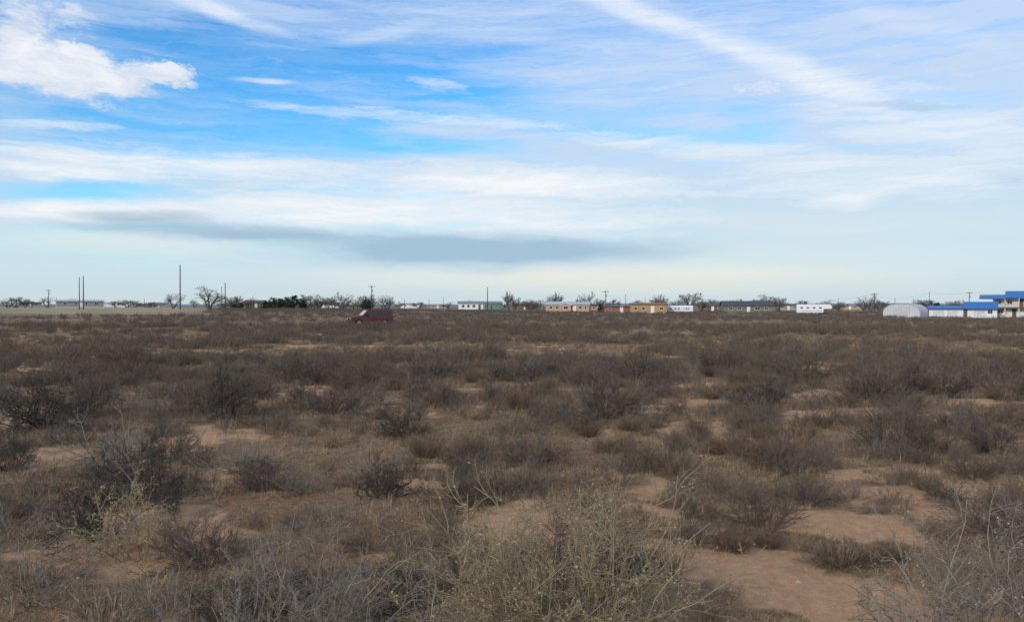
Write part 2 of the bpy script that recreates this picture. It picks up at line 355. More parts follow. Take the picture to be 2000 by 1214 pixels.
base=mixc(nt,att('haze'),base,(.16,.20,.24))  # aerial haze painted into the soil colour with distance
link(nt,base,b.inputs['Base Color']); b.inputs['Roughness'].default_value=.95; b.inputs['Specular IOR Level'].default_value=.1
bp=nt.nodes.new('ShaderNodeBump'); bp.inputs['Strength'].default_value=1.; bp.inputs['Distance'].default_value=.04
mm=nt.nodes.new('ShaderNodeMath'); mm.operation='ADD'; link(nt,n2,mm.inputs[0]); link(nt,n3,mm.inputs[1]); link(nt,mm.outputs[0],bp.inputs['Height']); link(nt,bp.outputs[0],b.inputs['Normal'])
x,y=GX.ravel(),GY.ravel(); D=np.hypot(x,y)
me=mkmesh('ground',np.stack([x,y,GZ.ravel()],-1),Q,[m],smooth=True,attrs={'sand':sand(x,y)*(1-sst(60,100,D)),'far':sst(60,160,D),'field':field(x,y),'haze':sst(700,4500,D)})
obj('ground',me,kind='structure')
m_h=paint('hill_painted_haze',(.20,.27,.34),.95,.1,scale=.002)  # blue-grey base colour has the aerial haze baked in
def hills():
    u=np.linspace(-.9,.95,260)
    hh=8+30*sst(.2,.62,u)*fbm(u*9+4,u*0,3)+14*fbm(u*14,u*0+3,3)
    P=[]
    for k,(dd,f) in enumerate(((8200,-.3),(8800,.6),(9400,1.),(11000,-.5))):
        P.append(np.stack([u*dd,dd+0*u,hh*f],-1))
    V=np.stack(P,0); n=len(u); i=np.arange(3)[:,None]*n+np.arange(n-1)[None,:]
    obj('hills',mkmesh('hills',V.reshape(-1,3),np.stack([i,i+1,i+n+1,i+n],-1).reshape(-1,4),[m_h],smooth=True),kind='structure')
hills()
def stone_mesh(seed):
    import bmesh
    bm=bmesh.new(); bmesh.ops.create_icosphere(bm,subdivisions=2,radius=1); rr=np.random.default_rng(seed); k=rr.uniform(-2,2,(3,3))
    for v in bm.verts:
        p=np.array(v.co); f=1+.18*math.sin(p@k[0]*2)+.12*math.sin(p@k[1]*3); v.co=Vector((p[0]*f*1.3,p[1]*f,p[2]*f*.6))
    me=bpy.data.meshes.new('stone'); bm.to_mesh(me); bm.free(); me.materials.append(paint('pale_caliche_stone',(.45,.39,.33),.9,.25,scale=3)); return me
SM=[stone_mesh(i) for i in range(3)]
for px,py,s in [(1100,685,.17),(465,722,.12),(180,700,.13),(1480,690,.13),(1950,700,.12),(910,1018,.02),(1560,1130,.02)]:
    x,y=G(px,py); obj('stone',SM[rng.integers(3)],(x,y,float(H(x,y))+s*.2),rng.uniform(0,6),s,label='pale stone lying on sandy soil',cat='stone',group='pale stones on the ground')
# ---------------------------------------------------------------- builder
class MB:
    def __init__(s): s.v=[];s.f=[];s.m=[]
    def add(s,V,Fc,mi=0):
        o=len(s.v); s.v+= [tuple(p) for p in V]; s.f+=[tuple(i+o for i in f) for f in Fc]; s.m+=[mi]*len(Fc); return s
    def box(s,x0,x1,y0,y1,z0,z1,mi=0):
        V=[(x0,y0,z0),(x1,y0,z0),(x1,y1,z0),(x0,y1,z0),(x0,y0,z1),(x1,y0,z1),(x1,y1,z1),(x0,y1,z1)]
        return s.add(V,[(0,3,2,1),(4,5,6,7),(0,1,5,4),(1,2,6,5),(2,3,7,6),(3,0,4,7)],mi)
    def prism_x(s,prof,x0,x1,mi=0):
        n=len(prof); V=[(x0,a,b) for a,b in prof]+[(x1,a,b) for a,b in prof]
        Fc=[tuple(range(n))[::-1],tuple(range(n,2*n))]+[(i,(i+1)%n,n+(i+1)%n,n+i) for i in range(n)]
        return s.add(V,Fc,mi)
    def prism_y(s,prof,y0,y1,mi=0):
        n=len(prof); V=[(a,y0,b) for a,b in prof]+[(a,y1,b) for a,b in prof]
        Fc=[tuple(range(n)),tuple(range(n,2*n))[::-1]]+[((i+1)%n,i,n+i,n+(i+1)%n) for i in range(n)]
        return s.add(V,Fc,mi)
    def cyl(s,c,axis,r,h,n=16,mi=0,r2=None):
        r2=r if r2 is None else r2; V=[]
        for rr,t in ((r,0),(r2,h)):
            for i in range(n):
                a=i/n*6.28319; p=[rr*math.cos(a),rr*math.sin(a)]; p.insert(axis,t); V.append((c[0]+p[0],c[1]+p[1],c[2]+p[2]))
        return s.add(V,[tuple(range(n))[::-1],tuple(range(n,2*n))]+[(i,(i+1)%n,n+(i+1)%n,n+i) for i in range(n)],mi)
    def make(s,name,mats,parent=None,loc=(0,0,0),bevel=0,smooth=False,rz=0,label=None):
        me=bpy.data.meshes.new(name); me.from_pydata(s.v,[],s.f)
        for m_ in mats: me.materials.append(m_)
        me.polygons.foreach_set('material_index',s.m)
        import bmesh
        bm=bmesh.new(); bm.from_mesh(me); bmesh.ops.recalc_face_normals(bm,faces=bm.faces)
        if bevel: bmesh.ops.bevel(bm,geom=bm.edges[:],offset=bevel,segments=2,affect='EDGES',profile=.6)
        bm.to_mesh(me); bm.free()
        return obj(name,me,loc,rz,1,parent=parent,label=label)
def root(name,px,d,label,cat,yaw=0,group=None,dz=0):
    x,y=at(px,d); z=float(H(x,y))+dz
    return obj(name,None,(x,y,z),-math.atan2(x,y)+math.radians(yaw),label=label,cat=cat,group=group)
WH=paint('white_trim',(.75,.75,.73),.5,.06)
def window(par,x,z,w,h,yf,fr=WH,gl=None):
    gl=gl or glass(); m=MB(); t=.08
    m.box(x-w/2,x+w/2,yf-.05,yf-.002,z,z+t).box(x-w/2,x+w/2,yf-.05,yf-.002,z+h-t,z+h)
    m.box(x-w/2,x-w/2+t,yf-.049,yf-.002,z+t,z+h-t).box(x+w/2-t,x+w/2,yf-.049,yf-.002,z+t,z+h-t)
    if w>1: m.box(x-t/3,x+t/3,yf-.045,yf-.002,z+t,z+h-t)
    m.box(x-w/2+t,x+w/2-t,yf-.025,yf-.003,z+t,z+h-t,1)
    return m.make('window',[fr,gl],par)
def door(par,x,w,h,yf,mat,z=.15):
    m=MB(); m.box(x-w/2-.07,x+w/2+.07,yf-.03,yf-.002,z,z+h+.07,1); m.box(x-w/2,x+w/2,yf-.06,yf-.031,z,z+h)
    m.box(x-w*.3,x+w*.3,yf-.068,yf-.061,z+h*.55,z+h*.88)
    d=m.make('door',[mat,WH],par)
    MB().box(x+w*.36,x+w*.42,yf-.11,yf-.062,z+.95,z+1.05).make('handle',[paint('metal',(.3,.3,.3),.3,.1,.8)],d)
    return d
def house(px,d,w,dp,wh,rise,wall,roof,label,yaw=0,wins=(),doors=(),name='house',cat='house',dmat=None,skirt=None,chim=None,wall2=None,split=None,over=.4):
    R=root(name,px,d,label,cat,yaw)
    m=MB()
    m.prism_x([(0,-.3),(dp,-.3),(dp,wh),(dp/2,wh+rise-.05),(0,wh)],-w/2,w/2)
    m.make('wall',[wall],R)
    if skirt: MB().box(-w/2-.02,w/2+.02,-.02,dp+.02,-.3,.55).make('skirting',[skirt],R)
    if wall2: MB().box(split,w/2+.012,-.012,dp*.5,.0,wh-.01).make('siding_panel',[wall2],R)
    t=.14; k=rise/(dp/2)*over
    MB().prism_x([(-over,wh-k),(dp/2,wh+rise),(dp+over,wh-k),(dp+over,wh-k+t),(dp/2,wh+rise+t),(-over,wh-k+t)],-w/2-over,w/2+over).make('roof',[roof],R)
    for (x,z,ww,hh) in wins: window(R,x,z,ww,hh,-.012 if wall2 else 0)
    for x in doors: door(R,x,.95,2.05,-.012 if wall2 else 0,dmat or WH,z=.55 if skirt else .1)
    if chim is not None:
        MB().box(chim-.3,chim+.3,dp*.4,dp*.4+.5,wh+rise*.4,wh+rise+.7).box(chim-.36,chim+.36,dp*.4-.06,dp*.4+.56,wh+rise+.7,wh+rise+.8).make('chimney',[paint('brick_chimney',(.25,.14,.1))],R)
    return R
def P(n,c,**k): return paint(n,c,**k)
white=P('white_siding',(.78,.78,.76)); green=P('green_siding',(.10,.26,.22)); tan=P('tan_stucco',(.42,.29,.19)); salmon=P('salmon_stucco',(.50,.31,.21))
orange=P('ochre_stucco',(.42,.26,.12)); grey=P('grey_siding',(.30,.30,.27)); brown=P('brown_siding',(.14,.09,.06)); rgrey=P('grey_roof',(.22,.22,.22)); rbrown=P('brown_shingle_roof',(.10,.075,.06)); rred=P('red_brown_roof',(.28,.12,.08)); rpale=P('pale_metal_roof',(.42,.42,.40),rough=.5); rdark=P('dark_shingle_roof',(.06,.06,.065)); redb=P('rust_red_wall',(.27,.12,.075))
W2=[(-3,1,1.4,1),(3,1,1.4,1)]
house(157,300,15.5,6,2.5,.5,grey,rpale,'long low grey mobile home with pale roof',4,[(-5,1.1,1.2,1),(-1.5,1.1,1.2,1),(2,1.1,.9,1),(5.4,1.1,1.4,1)],[.3],'mobile_home','house',skirt=P('cream_skirt',(.5,.48,.38)))
house(230,520,14,6,2.6,.6,white,rpale,'small white house with pale roof',0,W2,[0])
house(190,560,10,6,2.6,.6,white,rgrey,'small white house among low brush',0,W2,[0])
house(500,330,7.5,6,2.5,.9,brown,rbrown,'small dark brown house beside evergreen bushes',5,[(-2,1,1,1),(2,1,1,1)],[0])
house(310,540,12,6,2.5,.7,grey,rgrey,'small grey house behind brush',0,W2,[0])
house(800,560,13,6,2.6,.6,white,rgrey,'small white house on the plain',0,W2,[0])
house(855,520,13,6,2.3,.6,grey,rpale,'low grey mobile home on the plain',0,W2,[0])
house(535,480,10,6,2.5,.8,tan,rbrown,'small tan house beside evergreen bushes',0,W2,[0])
house(938,325,17.3,8,3.0,.75,white,rgrey,'white mobile home with green siding on one half',3,[(-6.9,1.3,1.0,1.2),(-4.8,1.3,1.0,1.2),(-2.6,1.3,1.2,1.2),(2.4,1.3,1.4,1.2),(6.6,1.3,1.2,1.2)],[-.3,4.5],'mobile_home','house',dmat=brown,skirt=P('dark_green_skirt',(.06,.13,.11)),wall2=green,split=1.2)
house(1025,420,13,7,2.5,.8,brown,rbrown,'low brown house with brown roof',0,W2,[0])
R=house(1108,290,15.6,8,2.6,1.0,salmon,rpale,'salmon stucco house with pale roof and white trim',-7,[(-6,1,1.2,1.1),(-3.7,1,1.2,1.1),(4.6,1,1.3,1.1),(6.6,1,.8,1.1)],[2.6],dmat=WH,chim=3)
m=MB(); m.prism_y([(-2.2,-.2),(1.4,-.2),(1.4,2.45),(-.4,3.1),(-2.2,2.45)],-1.2,-.002); m.make('porch_gable',[salmon],R)
MB().prism_y([(-2.5,2.34),(-.4,3.12),(1.7,2.34),(1.7,2.5),(-.4,3.28),(-2.5,2.5)],-1.5,3.2).make('porch_roof',[WH],R)
window(R,-.4,.9,1.7,1.2,-1.2)
house(1160,330,6,5,2.3,.5,tan,rbrown,'small tan shed beside a stucco house',6,[(0,1,1.,.9)],[1.8],name='shed',cat='shed')
house(1205,262,8.2,5,2.0,.35,redb,rbrown,'low rust-red shed with flat-pitched roof',0,[(-2.4,.9,1.,.8)],[1.5],name='shed',cat='shed')
house(1267,250,11.1,7,2.75,.35,orange,rred,'ochre stucco house with low reddish roof',3,[(-4,1,1,1),(-1.6,1,1.,1),(3.9,1,1.2,1)],[1.2],dmat=WH)
house(1392,330,10,6,2.4,1.0,brown,rbrown,'small brown house with shingle roof',-3,[(-3,1,1.4,1),(2.6,1,1.4,1)],[0])
house(1462,280,17,9,2.4,1.6,P('grey_brown_wall',(.2,.17,.14)),rdark,'long ranch house with dark pitched roof',9,[(-6,1,1.4,1.1),(-3,1,1.4,1.1),(3,1,1.8,1.1),(6,1,1.2,1.1)],[0],chim=-2)
house(1660,480,14,7,2.5,.8,tan,rgrey,'low tan house on the plain',0,W2,[0])
house(1540,420,10,7,2.5,.8,grey,rbrown,'low grey house on the plain',0,W2,[0])
house(60,560,13,7,2.5,.9,grey,rbrown,'low grey house behind bare trees',0,W2,[0])
house(645,520,12,7,2.5,.9,white,rbrown,'low white house behind bare trees',0,W2,[0])
house(1210,520,12,7,2.6,.9,white,rgrey,'low white house on the plain',0,W2,[0])
tyre=P('tyre_rubber',(.02,.02,.02),rough=.85); rim=P('wheel_rim',(.45,.45,.46),rough=.35,metal=.7)
def wheel(par,x,y,r_=.33,w=.22):
    E=obj('wheel',None,(x,y,r_),parent=par)
    MB().cyl((0,-w/2,0),1,r_,w,24).make('tyre',[tyre],E,bevel=.02)
    MB().cyl((0,-w/2-.012,0),1,r_*.6,w+.024,16).cyl((0,-w/2-.03,0),1,r_*.2,w+.06,10).make('rim',[rim],E)
    return E
def trailer(px,d,L,h,label,yaw,goose=False,name='travel_trailer',cat='trailer'):
    R=root(name,px,d,label,cat,yaw); z0=.5
    prof=[(-L/2,z0+.3),(-L/2+.35,z0),(L/2,z0),(L/2,h),(-L/2+.6,h),(-L/2,h-.9)]
    if goose: prof=[(-L/2,z0),(L/2-2.2,z0),(L/2-2.1,1.5),(L/2,1.6),(L/2+.2,2.0),(L/2-.3,h),(-L/2,h)]
    MB().prism_y(prof,0,2.3).make('body',[P('trailer_white',(.78,.78,.78),rough=.4)],R,bevel=.05)
    for xx in ((-L*.28,-.02,L*.2) if not goose else (-L*.36,-L*.18,0,L*.18)): window(R,xx,h-1.25,.8,.55,-.002)
    if not goose: door(R,L*.34,.7,1.6,0,P('trailer_white',(.78,.78,.78)),z=.6)
    MB().box(-L/2+.5,L/2-.1 if not goose else L/2-2.4,-.012,-.002,.85,.98).make('stripe',[P('grey_stripe',(.2,.2,.24))],R)
    for xx in (-.1,.75): wheel(R,xx,.12); wheel(R,xx,2.18)
    MB().box(-L/2-1.0,-L/2+.3,1.05,1.25,.42,.52).cyl((-L/2-.8,1.15,0),2,.04,.75,8).make('tow_hitch',[P('dark_metal',(.05,.05,.05))],R)
    return R
trailer(1319,255,5.2,2.4,'white travel trailer parked beside an ochre house',5)
trailer(1341,262,4.0,2.5,'short white travel trailer parked near bare trees',-4)
trailer(1590,226,9.2,2.85,'long white horse trailer with raised nose',4,True,'horse_trailer')
# quonset
R=root('quonset_hut',1760,190,'white arched metal quonset hut with ribbed roof','hut',-16); rw=4.1; hh=3.1; dp=7
pr=[(-rw,-.2)]+[(-rw*math.cos(a)**.75 if math.cos(a)>0 else rw*(-math.cos(a))**.75, .55+(hh-.55)*math.sin(a)**.8) for a in np.linspace(.0001,math.pi-.0001,25)]+[(rw,-.2)]
mq=ribbed('ribbed_white_metal',(.56,.58,.60),1.1,1,.6)
mq2=ribbed('ribbed_white_front',(.62,.63,.64),1.3,0,.6)
V=[(a,y_,b_) for y_ in (0,dp) for a,b_ in pr]; n=len(pr)
MB().add(V,[(i,i+1,n+i+1,n+i) for i in range(n-1)]).make('roof',[mq],R)
MB().prism_y(pr[::-1],.12,.2).make('wall',[mq2],R); MB().prism_y(pr[::-1],dp-.2,dp-.12).make('wall',[mq2],R)
m=MB()
for i in range(n-1):
    a,b_=pr[i],pr[i+1]
    for yy in np.arange(0,dp+.01,dp/7):
        m.add([(a[0]*1.012,yy-.06,a[1]*1.012),(b_[0]*1.012,yy-.06,b_[1]*1.012),(b_[0]*1.012,yy+.06,b_[1]*1.012),(a[0]*1.012,yy+.06,a[1]*1.012)],[(0,1,2,3)])
m.make('ribs',[P('rib_metal',(.42,.44,.46))],R)
m=MB()
for xx in np.arange(-3.6,3.7,.6):
    zt=.5+(hh-.55)*max(0,1-(abs(xx)/rw)**2)**.5*.97
    m.box(xx-.04,xx+.04,.07,.118,-.1,zt)
m.make('wall_rib',[P('rib_metal',(.42,.44,.46))],R)
m=MB().box(-1.5,-.05,.03,.068,-.1,2.2).box(.05,1.5,.03,.068,-.1,2.2); m.make('door',[P('hut_door',(.5,.51,.52))],R)
# ---- blue roofed garage + two-storey house
blue=ribbed('blue_metal_roof',(.015,.15,.44),1.2,0,.3,.5)
d=200; K=d/F
R=root('garage',1880,d,'long white garage building with blue metal roof','garage',0); hw=58*K
MB().box(-hw,hw,0,8,-.4,2.25).make('wall',[white],R)
MB().prism_x([(-.7,2.12),(4,2.72),(8.6,2.2),(8.6,2.32),(4,2.88),(-.7,2.34)],-hw-.4,.2).make('roof',[blue],R)
MB().prism_x([(-.9,2.1),(4,3.75),(8.8,2.2),(8.8,2.35),(4,3.91),(-.9,2.32)],.201,hw+.3).make('roof',[blue],R,label='steeper blue metal roof section')
gd=P('garage_door_white',(.62,.63,.64))
for xx in (-5.2,-2.2,3.6):
    m=MB()
    for k_ in range(4): m.box(xx-1.2,xx+1.2,-.05,-.002,.02+k_*.48,.47+k_*.48)
    m.make('garage_door',[gd],R)
door(R,.6,.9,2,0,brown,0)
window(R,5.9,.9,1.1,1,0)
R=root('two_storey_house',1992,203,'two-storey white house with blue metal roof and balcony','house',0); hw=46*K
MB().box(-hw,hw+3,0,9,-.5,5.0).make('wall',[white],R)
MB().prism_x([(-2.0,4.85),(4.5,6.55),(11,4.85),(11,5.05),(4.5,6.75),(-2.0,5.1)],-3.2,hw+3.6).make('roof',[blue],R)
MB().prism_x([(-2.2,4.7),(3.4,5.6),(9,4.7),(9,4.9),(3.4,5.8),(-2.2,4.95)],-hw-3.0,-3.201).make('roof',[blue],R,label='lower blue metal roof section')
wood=P('red_brown_wood',(.20,.09,.06)); 
MB().box(-hw-.4,hw+3,-2.0,-.002,2.35,2.55).make('balcony',[wood],R)
m=MB(); m.box(-hw-.4,hw+3,-2.0,-1.93,3.42,3.5).box(-hw-.4,hw+3,-1.99,-1.94,2.68,2.74)
for xx in np.arange(-hw-.35,hw+3,.22): m.box(xx,xx+.05,-1.985,-1.945,2.74,3.42)
m.make('railing',[wood],R)
for xx in np.linspace(-hw-.3,hw+2.9,6):
    MB().box(xx-.09,xx+.09,-1.92,-1.74,-.5,2.35).make('post',[white],R); MB().box(xx-.07,xx+.07,-1.92,-1.78,2.55,4.9).make('post',[white],R)
m=MB()
for k_ in range(14): m.box(-hw-.4+k_*.28,-hw-.12+k_*.28,-3.0,-2.02,-.2+2.55*(13-k_)/14-.2,-.2+2.55*(13-k_)/14)
m.box(-hw-.4,-hw-.35,-3.02,-2.98,-.2,3.2); m.add([(-hw-.4,-3.03,3.1),(-hw+3.5,-3.03,.7),(-hw+3.5,-2.98,.7),(-hw-.4,-2.98,3.1),(-hw-.4,-3.03,3.2),(-hw+3.5,-3.03,.8),(-hw+3.5,-2.98,.8),(-hw-.4,-2.98,3.2)],[(0,1,5,4),(3,2,1,0),(4,5,6,7),(2,3,7,6),(1,2,6,5),(0,4,7,3)])
m.make('stairs',[wood],R)
for xx in (-4.6,-2.2,2.6,5): window(R,xx,3.3,1.2,1.1,0)
for xx in (-4.2,2.6,5): window(R,xx,.9,1.2,1.1,0)
door(R,.3,.95,2.05,0,brown,2.56); door(R,-1.2,.95,2.05,0,brown,0)
# ---------------------------------------------------------------- SUV
def suv():
    R=root('parked_car',723,84,'dark red boxy sport utility vehicle parked in the brush','car',14,dz=.03)
    red=bpy.data.materials.new('maroon_paint'); red.use_nodes=True; b=red.node_tree.nodes['Principled BSDF']
    nn=noise(red.node_tree,3,4,.6); c=mixc(red.node_tree,maprange(red.node_tree,nn.outputs[0],.3,.7),(.10,.024,.024),(.145,.04,.038)); link(red.node_tree,c,b.inputs['Base Color'])
    b.inputs['Roughness'].default_value=.55; b.inputs['Specular IOR Level'].default_value=.3
    trim=P('black_trim',(.02,.02,.022)); lg=P('lower_cladding',(.08,.035,.035))
    def arch(cx,r_=.41): return [(cx+r_*math.cos(a),.36+r_*math.sin(a)) for a in np.linspace(math.pi,0,9)]
    prof=[(-2.25,.42),(-2.2,.36)]+arch(-1.38)+arch(1.32)+[(2.2,.4),(2.25,.5),(2.27,.95),(2.22,1.12),(-.98,1.12),(-1.2,1.08),(-2.12,.98),(-2.24,.88)]
    prof=[(a,max(b_,.3)) for a,b_ in prof]
    MB().prism_y(prof,-.9,.9).make('body',[red],R,bevel=.025)
    def cab(x0,x1,x2,x3,z0,z1,w0,w1):
        return [(x0,-w0,z0),(x1,-w0,z0),(x1,w0,z0),(x0,w0,z0),(x2,-w1,z1),(x3,-w1,z1),(x3,w1,z1),(x2,w1,z1)]
    FQ=[(0,3,2,1),(4,5,6,7),(0,1,5,4),(1,2,6,5),(2,3,7,6),(3,0,4,7)]
    MB().add(cab(-1.02,2.22,-.46,2.12,1.118,1.70,.86,.76),FQ).make('cabin',[red],R,bevel=.03)
    MB().add(cab(-.46,2.12,-.38,2.06,1.701,1.76,.765,.70),FQ).make('roof',[red],R,bevel=.015)
    g=glass('car_glass',(.02,.023,.026))
    def sidey(z,off=.012): return -( .86+(.76-.86)*(z-1.118)/(1.70-1.118))-off
    BF=[(0,1,2,3),(7,6,5,4),(0,4,5,1),(1,5,6,2),(2,6,7,3),(3,7,4,0)]
    for x0,x1,t0,t1 in ((-.74,.22,-.38,.22),(.32,1.12,.32,1.1),(1.22,2.06,1.2,2.0)):
        for s in (1,-1):
            a,c_=1.17,1.62
            V=[(x0,s*sidey(a),a),(x1,s*sidey(a),a),(t1,s*sidey(c_),c_),(t0,s*sidey(c_),c_)]
            MB().add(V+[(p[0],p[1]*.985,p[2]) for p in V],BF).make('window',[g],R)
    def fx(z): return -1.02+.56*(z-1.118)/.582
    V=[(fx(1.17)-.02,-.78,1.17),(fx(1.17)-.02,.78,1.17),(fx(1.64)-.02,.70,1.64),(fx(1.64)-.02,-.70,1.64)]
    MB().add(V+[(p[0]+.015,p[1],p[2]) for p in V],BF).make('windshield',[glass('windshield_glass_glare',(.38,.41,.44))],R)  # white reflection painted into the pale glass colour
    V=[(2.235,-.7,1.17),(2.235,.7,1.17),(2.155,.66,1.6),(2.155,-.66,1.6)]
    MB().add(V+[(p[0]-.01,p[1],p[2]) for p in V],BF).make('rear_window',[g],R)
    MB().box(-2.36,-2.2,-.88,.88,.42,.64).make('bumper',[lg],R,bevel=.03); MB().box(2.22,2.38,-.88,.88,.42,.66).make('bumper',[lg],R,bevel=.03)
    for s in (-.68,.68): MB().box(-2.27,-2.2,s-.14,s+.14,.72,.9).make('headlight',[P('lamp_lens',(.6,.6,.58),rough=.15)],R,bevel=.01)
    for s in (-.78,.78): MB().box(2.22,2.29,s-.08,s+.08,.75,1.05).make('tail_light',[P('red_lens',(.3,.01,.01),rough=.2)],R,bevel=.01)
    m=MB()
    for k_ in range(7): m.box(-2.262,-2.235,-.45+k_*.13,-.37+k_*.13,.7,.9)
    m.make('grille',[trim],R)
    for s in (-1,1):
        MB().box(-.78,-.62,min(s*.88,s*1.08),max(s*.88,s*1.08),1.14,1.3).make('side_mirror',[trim],R,bevel=.02)
        MB().box(-1.9,2.1,min(s*.902,s*.925),max(s*.902,s*.925),.62,.7).make('trim_strip',[lg],R)
        MB().box(-.2,1.9,min(s*.55,s*.59),max(s*.55,s*.59),1.80,1.83).box(-.1,-.04,min(s*.55,s*.59),max(s*.55,s*.59),1.76,1.80).box(1.75,1.8,min(s*.55,s*.59),max(s*.55,s*.59),1.76,1.80).make('roof_rack',[trim],R)
        for xx in (.1,1.0): MB().box(xx,xx+.16,min(s*.902,s*.93),max(s*.902,s*.93),.98,1.01).make('door_handle',[trim],R)
        for xx in (-1.38,1.32): wheel(R,xx,s*.8,.36,.22)
suv()
# ---------------------------------------------------------------- poles
pw=P('weathered_pole_wood',(.075,.06,.05),rough=.9)
def pole(px,d,ytop,arm=0,r_=.15,label='wooden utility pole'):
    R=root('utility_pole',px,d,label,'pole',rng.uniform(-30,30),'utility poles across the plain'); h=CH+(HY-ytop)/F*d-R.location.z
    MB().cyl((0,0,-.3),2,r_,h+.3,8,r2=r_*.65).make('pole',[pw],R)
    for k_ in range(arm):
        m=MB().box(-1.1,1.1,-.2,-.09,h-.5-k_*.9,h-.36-k_*.9)
        for xx in (-1,-.5,.5,1): m.cyl((xx,-.14,h-.36-k_*.9),2,.04,.16,6)
        m.make('crossarm',[pw],R)
    if arm: MB().cyl((.25,-.1,h-2.1),2,.16,.6,10).make('transformer',[P('transformer_grey',(.2,.2,.2))],R)
    return (R.location.x,R.location.y,R.location.z+h-.3)
plain='bare wooden utility pole standing in brush'; armed='wooden utility pole with crossarm and transformer'
pole(352,225,517,0,.20,plain); pole(155,200,541,0,.13,plain); pole(163,205,539,0,.15,plain); pole(440,210,552,0,.15,plain); pole(433,260,560,0,.12,plain)
pole(95,330,565,1,.15,armed); pole(726,260,557,1,.16,armed); pole(952,300,561,0,.19,plain); pole(1183,270,567,1,.16,armed); pole(1222,400,575,0,.16,plain)
tops=[pole(1637,320,582,0,.12,plain),pole(1708,300,572,1,.15,armed),pole(1748,330,582,0,.12,plain),pole(1815,310,570,0,.12,plain),pole(1893,300,570,1,.16,armed),pole(2060,300,568,1,.16,armed)]
for px_,yt in ((494,577),(540,580),(838,583),(866,580),(1062,584),(1128,580),(1260,580),(1420,585),(1530,582),(282,583),(620,580),(790,584),(110,580)): pole(px_,430,yt,0,.14,plain)
m=[]
for a,b_ in zip(tops[:-1],tops[1:]):
    t=np.linspace(0,1,9)[:,None]; p=np.array(a)*(1-t)+np.array(b_)*t; p[:,2]-=(4*t[:,0]*(1-t[:,0]))*.5; m.append(p)
V,Q=tubes(np.stack(m),.018,.018,4); obj('power_line',mkmesh('power_line',V,Q,[P('dark_wire',(.04,.04,.04))]),label='thin dark power line sagging between wooden poles',cat='power line')
# ---------------------------------------------------------------- trees
bark=plantmat('grey_bark',(.10,.085,.072),(.14,.12,.10),(.12,.10,.088)); twig=plantmat('bare_tree_twigs',(.11,.095,.082),(.23,.20,.175),(.17,.145,.125))
def tree_t(seed,wide=1.,dense=1.):
    r=np.random.default_rng(seed)
    n0=3; s=np.zeros((n0,3)); a=np.array([0,2.1,4.2])+r.uniform(0,1,3); s[:,0]=np.cos(a)*.12; s[:,1]=np.sin(a)*.12
    d=np.stack([np.cos(a)*.35*wide,np.sin(a)*.35*wide,1+0*a],1); L=np.array([3.2,2.8,2.9])*r.uniform(.85,1.1,3)
    P0=walk(r,s,d,L,6,.12,.02)
    P1,L1=kids(r,P0,L,9,.85,.75*wide,6,.16,.05,.3)
    P2,L2=kids(r,P1,L1,8,.55,.7,4,.18,.05,.25)
    P3,L3=kids(r,P2,L2,int(7*dense),.55,.6,3,.2,.04)
    tv,tq,_=join([tubes(P0,.16,.06,7),tubes(P1,.05,.018,5)])
    cv,cq,_=join([tubes(P2,.020,.010,3),tubes(P3,.014,.008,1)])
    cv[:,2]=np.maximum(cv[:,2],.5)
    return tv,tq,cv,cq
TR=[]
for i,(w_,dn) in enumerate(((1,1),(1.25,1.1),(.7,1.2),(1.1,.7),(1.35,1.3))):
    a=tree_t(700+i,w_,dn); hh_=a[2][:,2].max(); ww=np.percentile(a[2][:,0],98)-np.percentile(a[2][:,0],2)
    TR.append((mkmesh('tree_trunk',a[0],a[1],[bark]),mkmesh('tree_crown',a[2],a[3],[twig]),hh_,ww))
def tree(px,d,ytop,wpx,i=None,label='leafless grey-brown tree with a twiggy crown'):
    i=rng.integers(len(TR)) if i is None else i; t=TR[i]; x,y=at(px,d); z=float(H(x,y)); h=CH+(HY-ytop)/F*d-z; w=wpx/F*d
    R=obj('tree',None,(x,y,z-.1),rng.uniform(0,6.28),(w/t[3],w/t[3],(h+.1)/t[2]),label=label,cat='tree',group='bare trees around the houses')
    obj('trunk',t[0],parent=R); obj('crown',t[1],parent=R)
TL=[(338,300,569,34,0),(408,260,556,62,1),(672,280,567,38,3),(716,270,574,34,4),(758,280,573,32,0),(994,320,566,32,2),(1090,330,569,36,2),(1078,335,572,24,0),(1145,330,566,36,3),(1290,300,571,34,0),(1347,290,570,46,4),(1370,300,578,30,1),(1500,310,573,54,1),(1520,320,578,34,4),(1692,240,571,44,3),(30,330,579,40,4),(15,340,583,40,1),(50,330,581,26,0),(92,320,577,24,0),(460,320,577,34,4),(485,330,580,30,1),(600,300,574,34,4),(622,300,573,38,1),(640,310,578,30,4),(700,290,578,26,1),(1005,330,580,26,4),(1050,360,584,30,1),(1165,360,580,26,0),(1435,330,581,24,0),(1640,330,588,30,1),(1865,330,585,34,4),(1880,320,587,30,1),(265,420,585,26,1),(225,430,587,22,4),(380,420,583,20,0),(820,470,589,30,4),(780,440,588,24,1),(875,460,588,26,1),(915,440,584,20,0),(1240,430,585,26,1),(1320,420,586,26,4),(1405,430,586,30,1),(1570,430,586,30,4),(1610,440,587,28,1),(1720,430,589,30,4),(1030,400,586,30,4),(560,420,582,30,4),(1480,350,582,40,4)]
rt=np.random.default_rng(42)
for k_ in range(46):
    q=rt.random(); px_=rt.uniform(430,780) if q<.35 else (rt.uniform(0,300) if q<.5 else rt.uniform(960,1900))
    TL.append((px_,rt.uniform(340,470),rt.uniform(582,591) if q>.35 else rt.uniform(580,590),rt.uniform(22,40),int(rt.choice([1,4,4,0]))))
for a in TL: tree(*a)
m_ev=plantmat('evergreen_foliage',(.022,.034,.022),(.065,.085,.048),(.045,.052,.034))
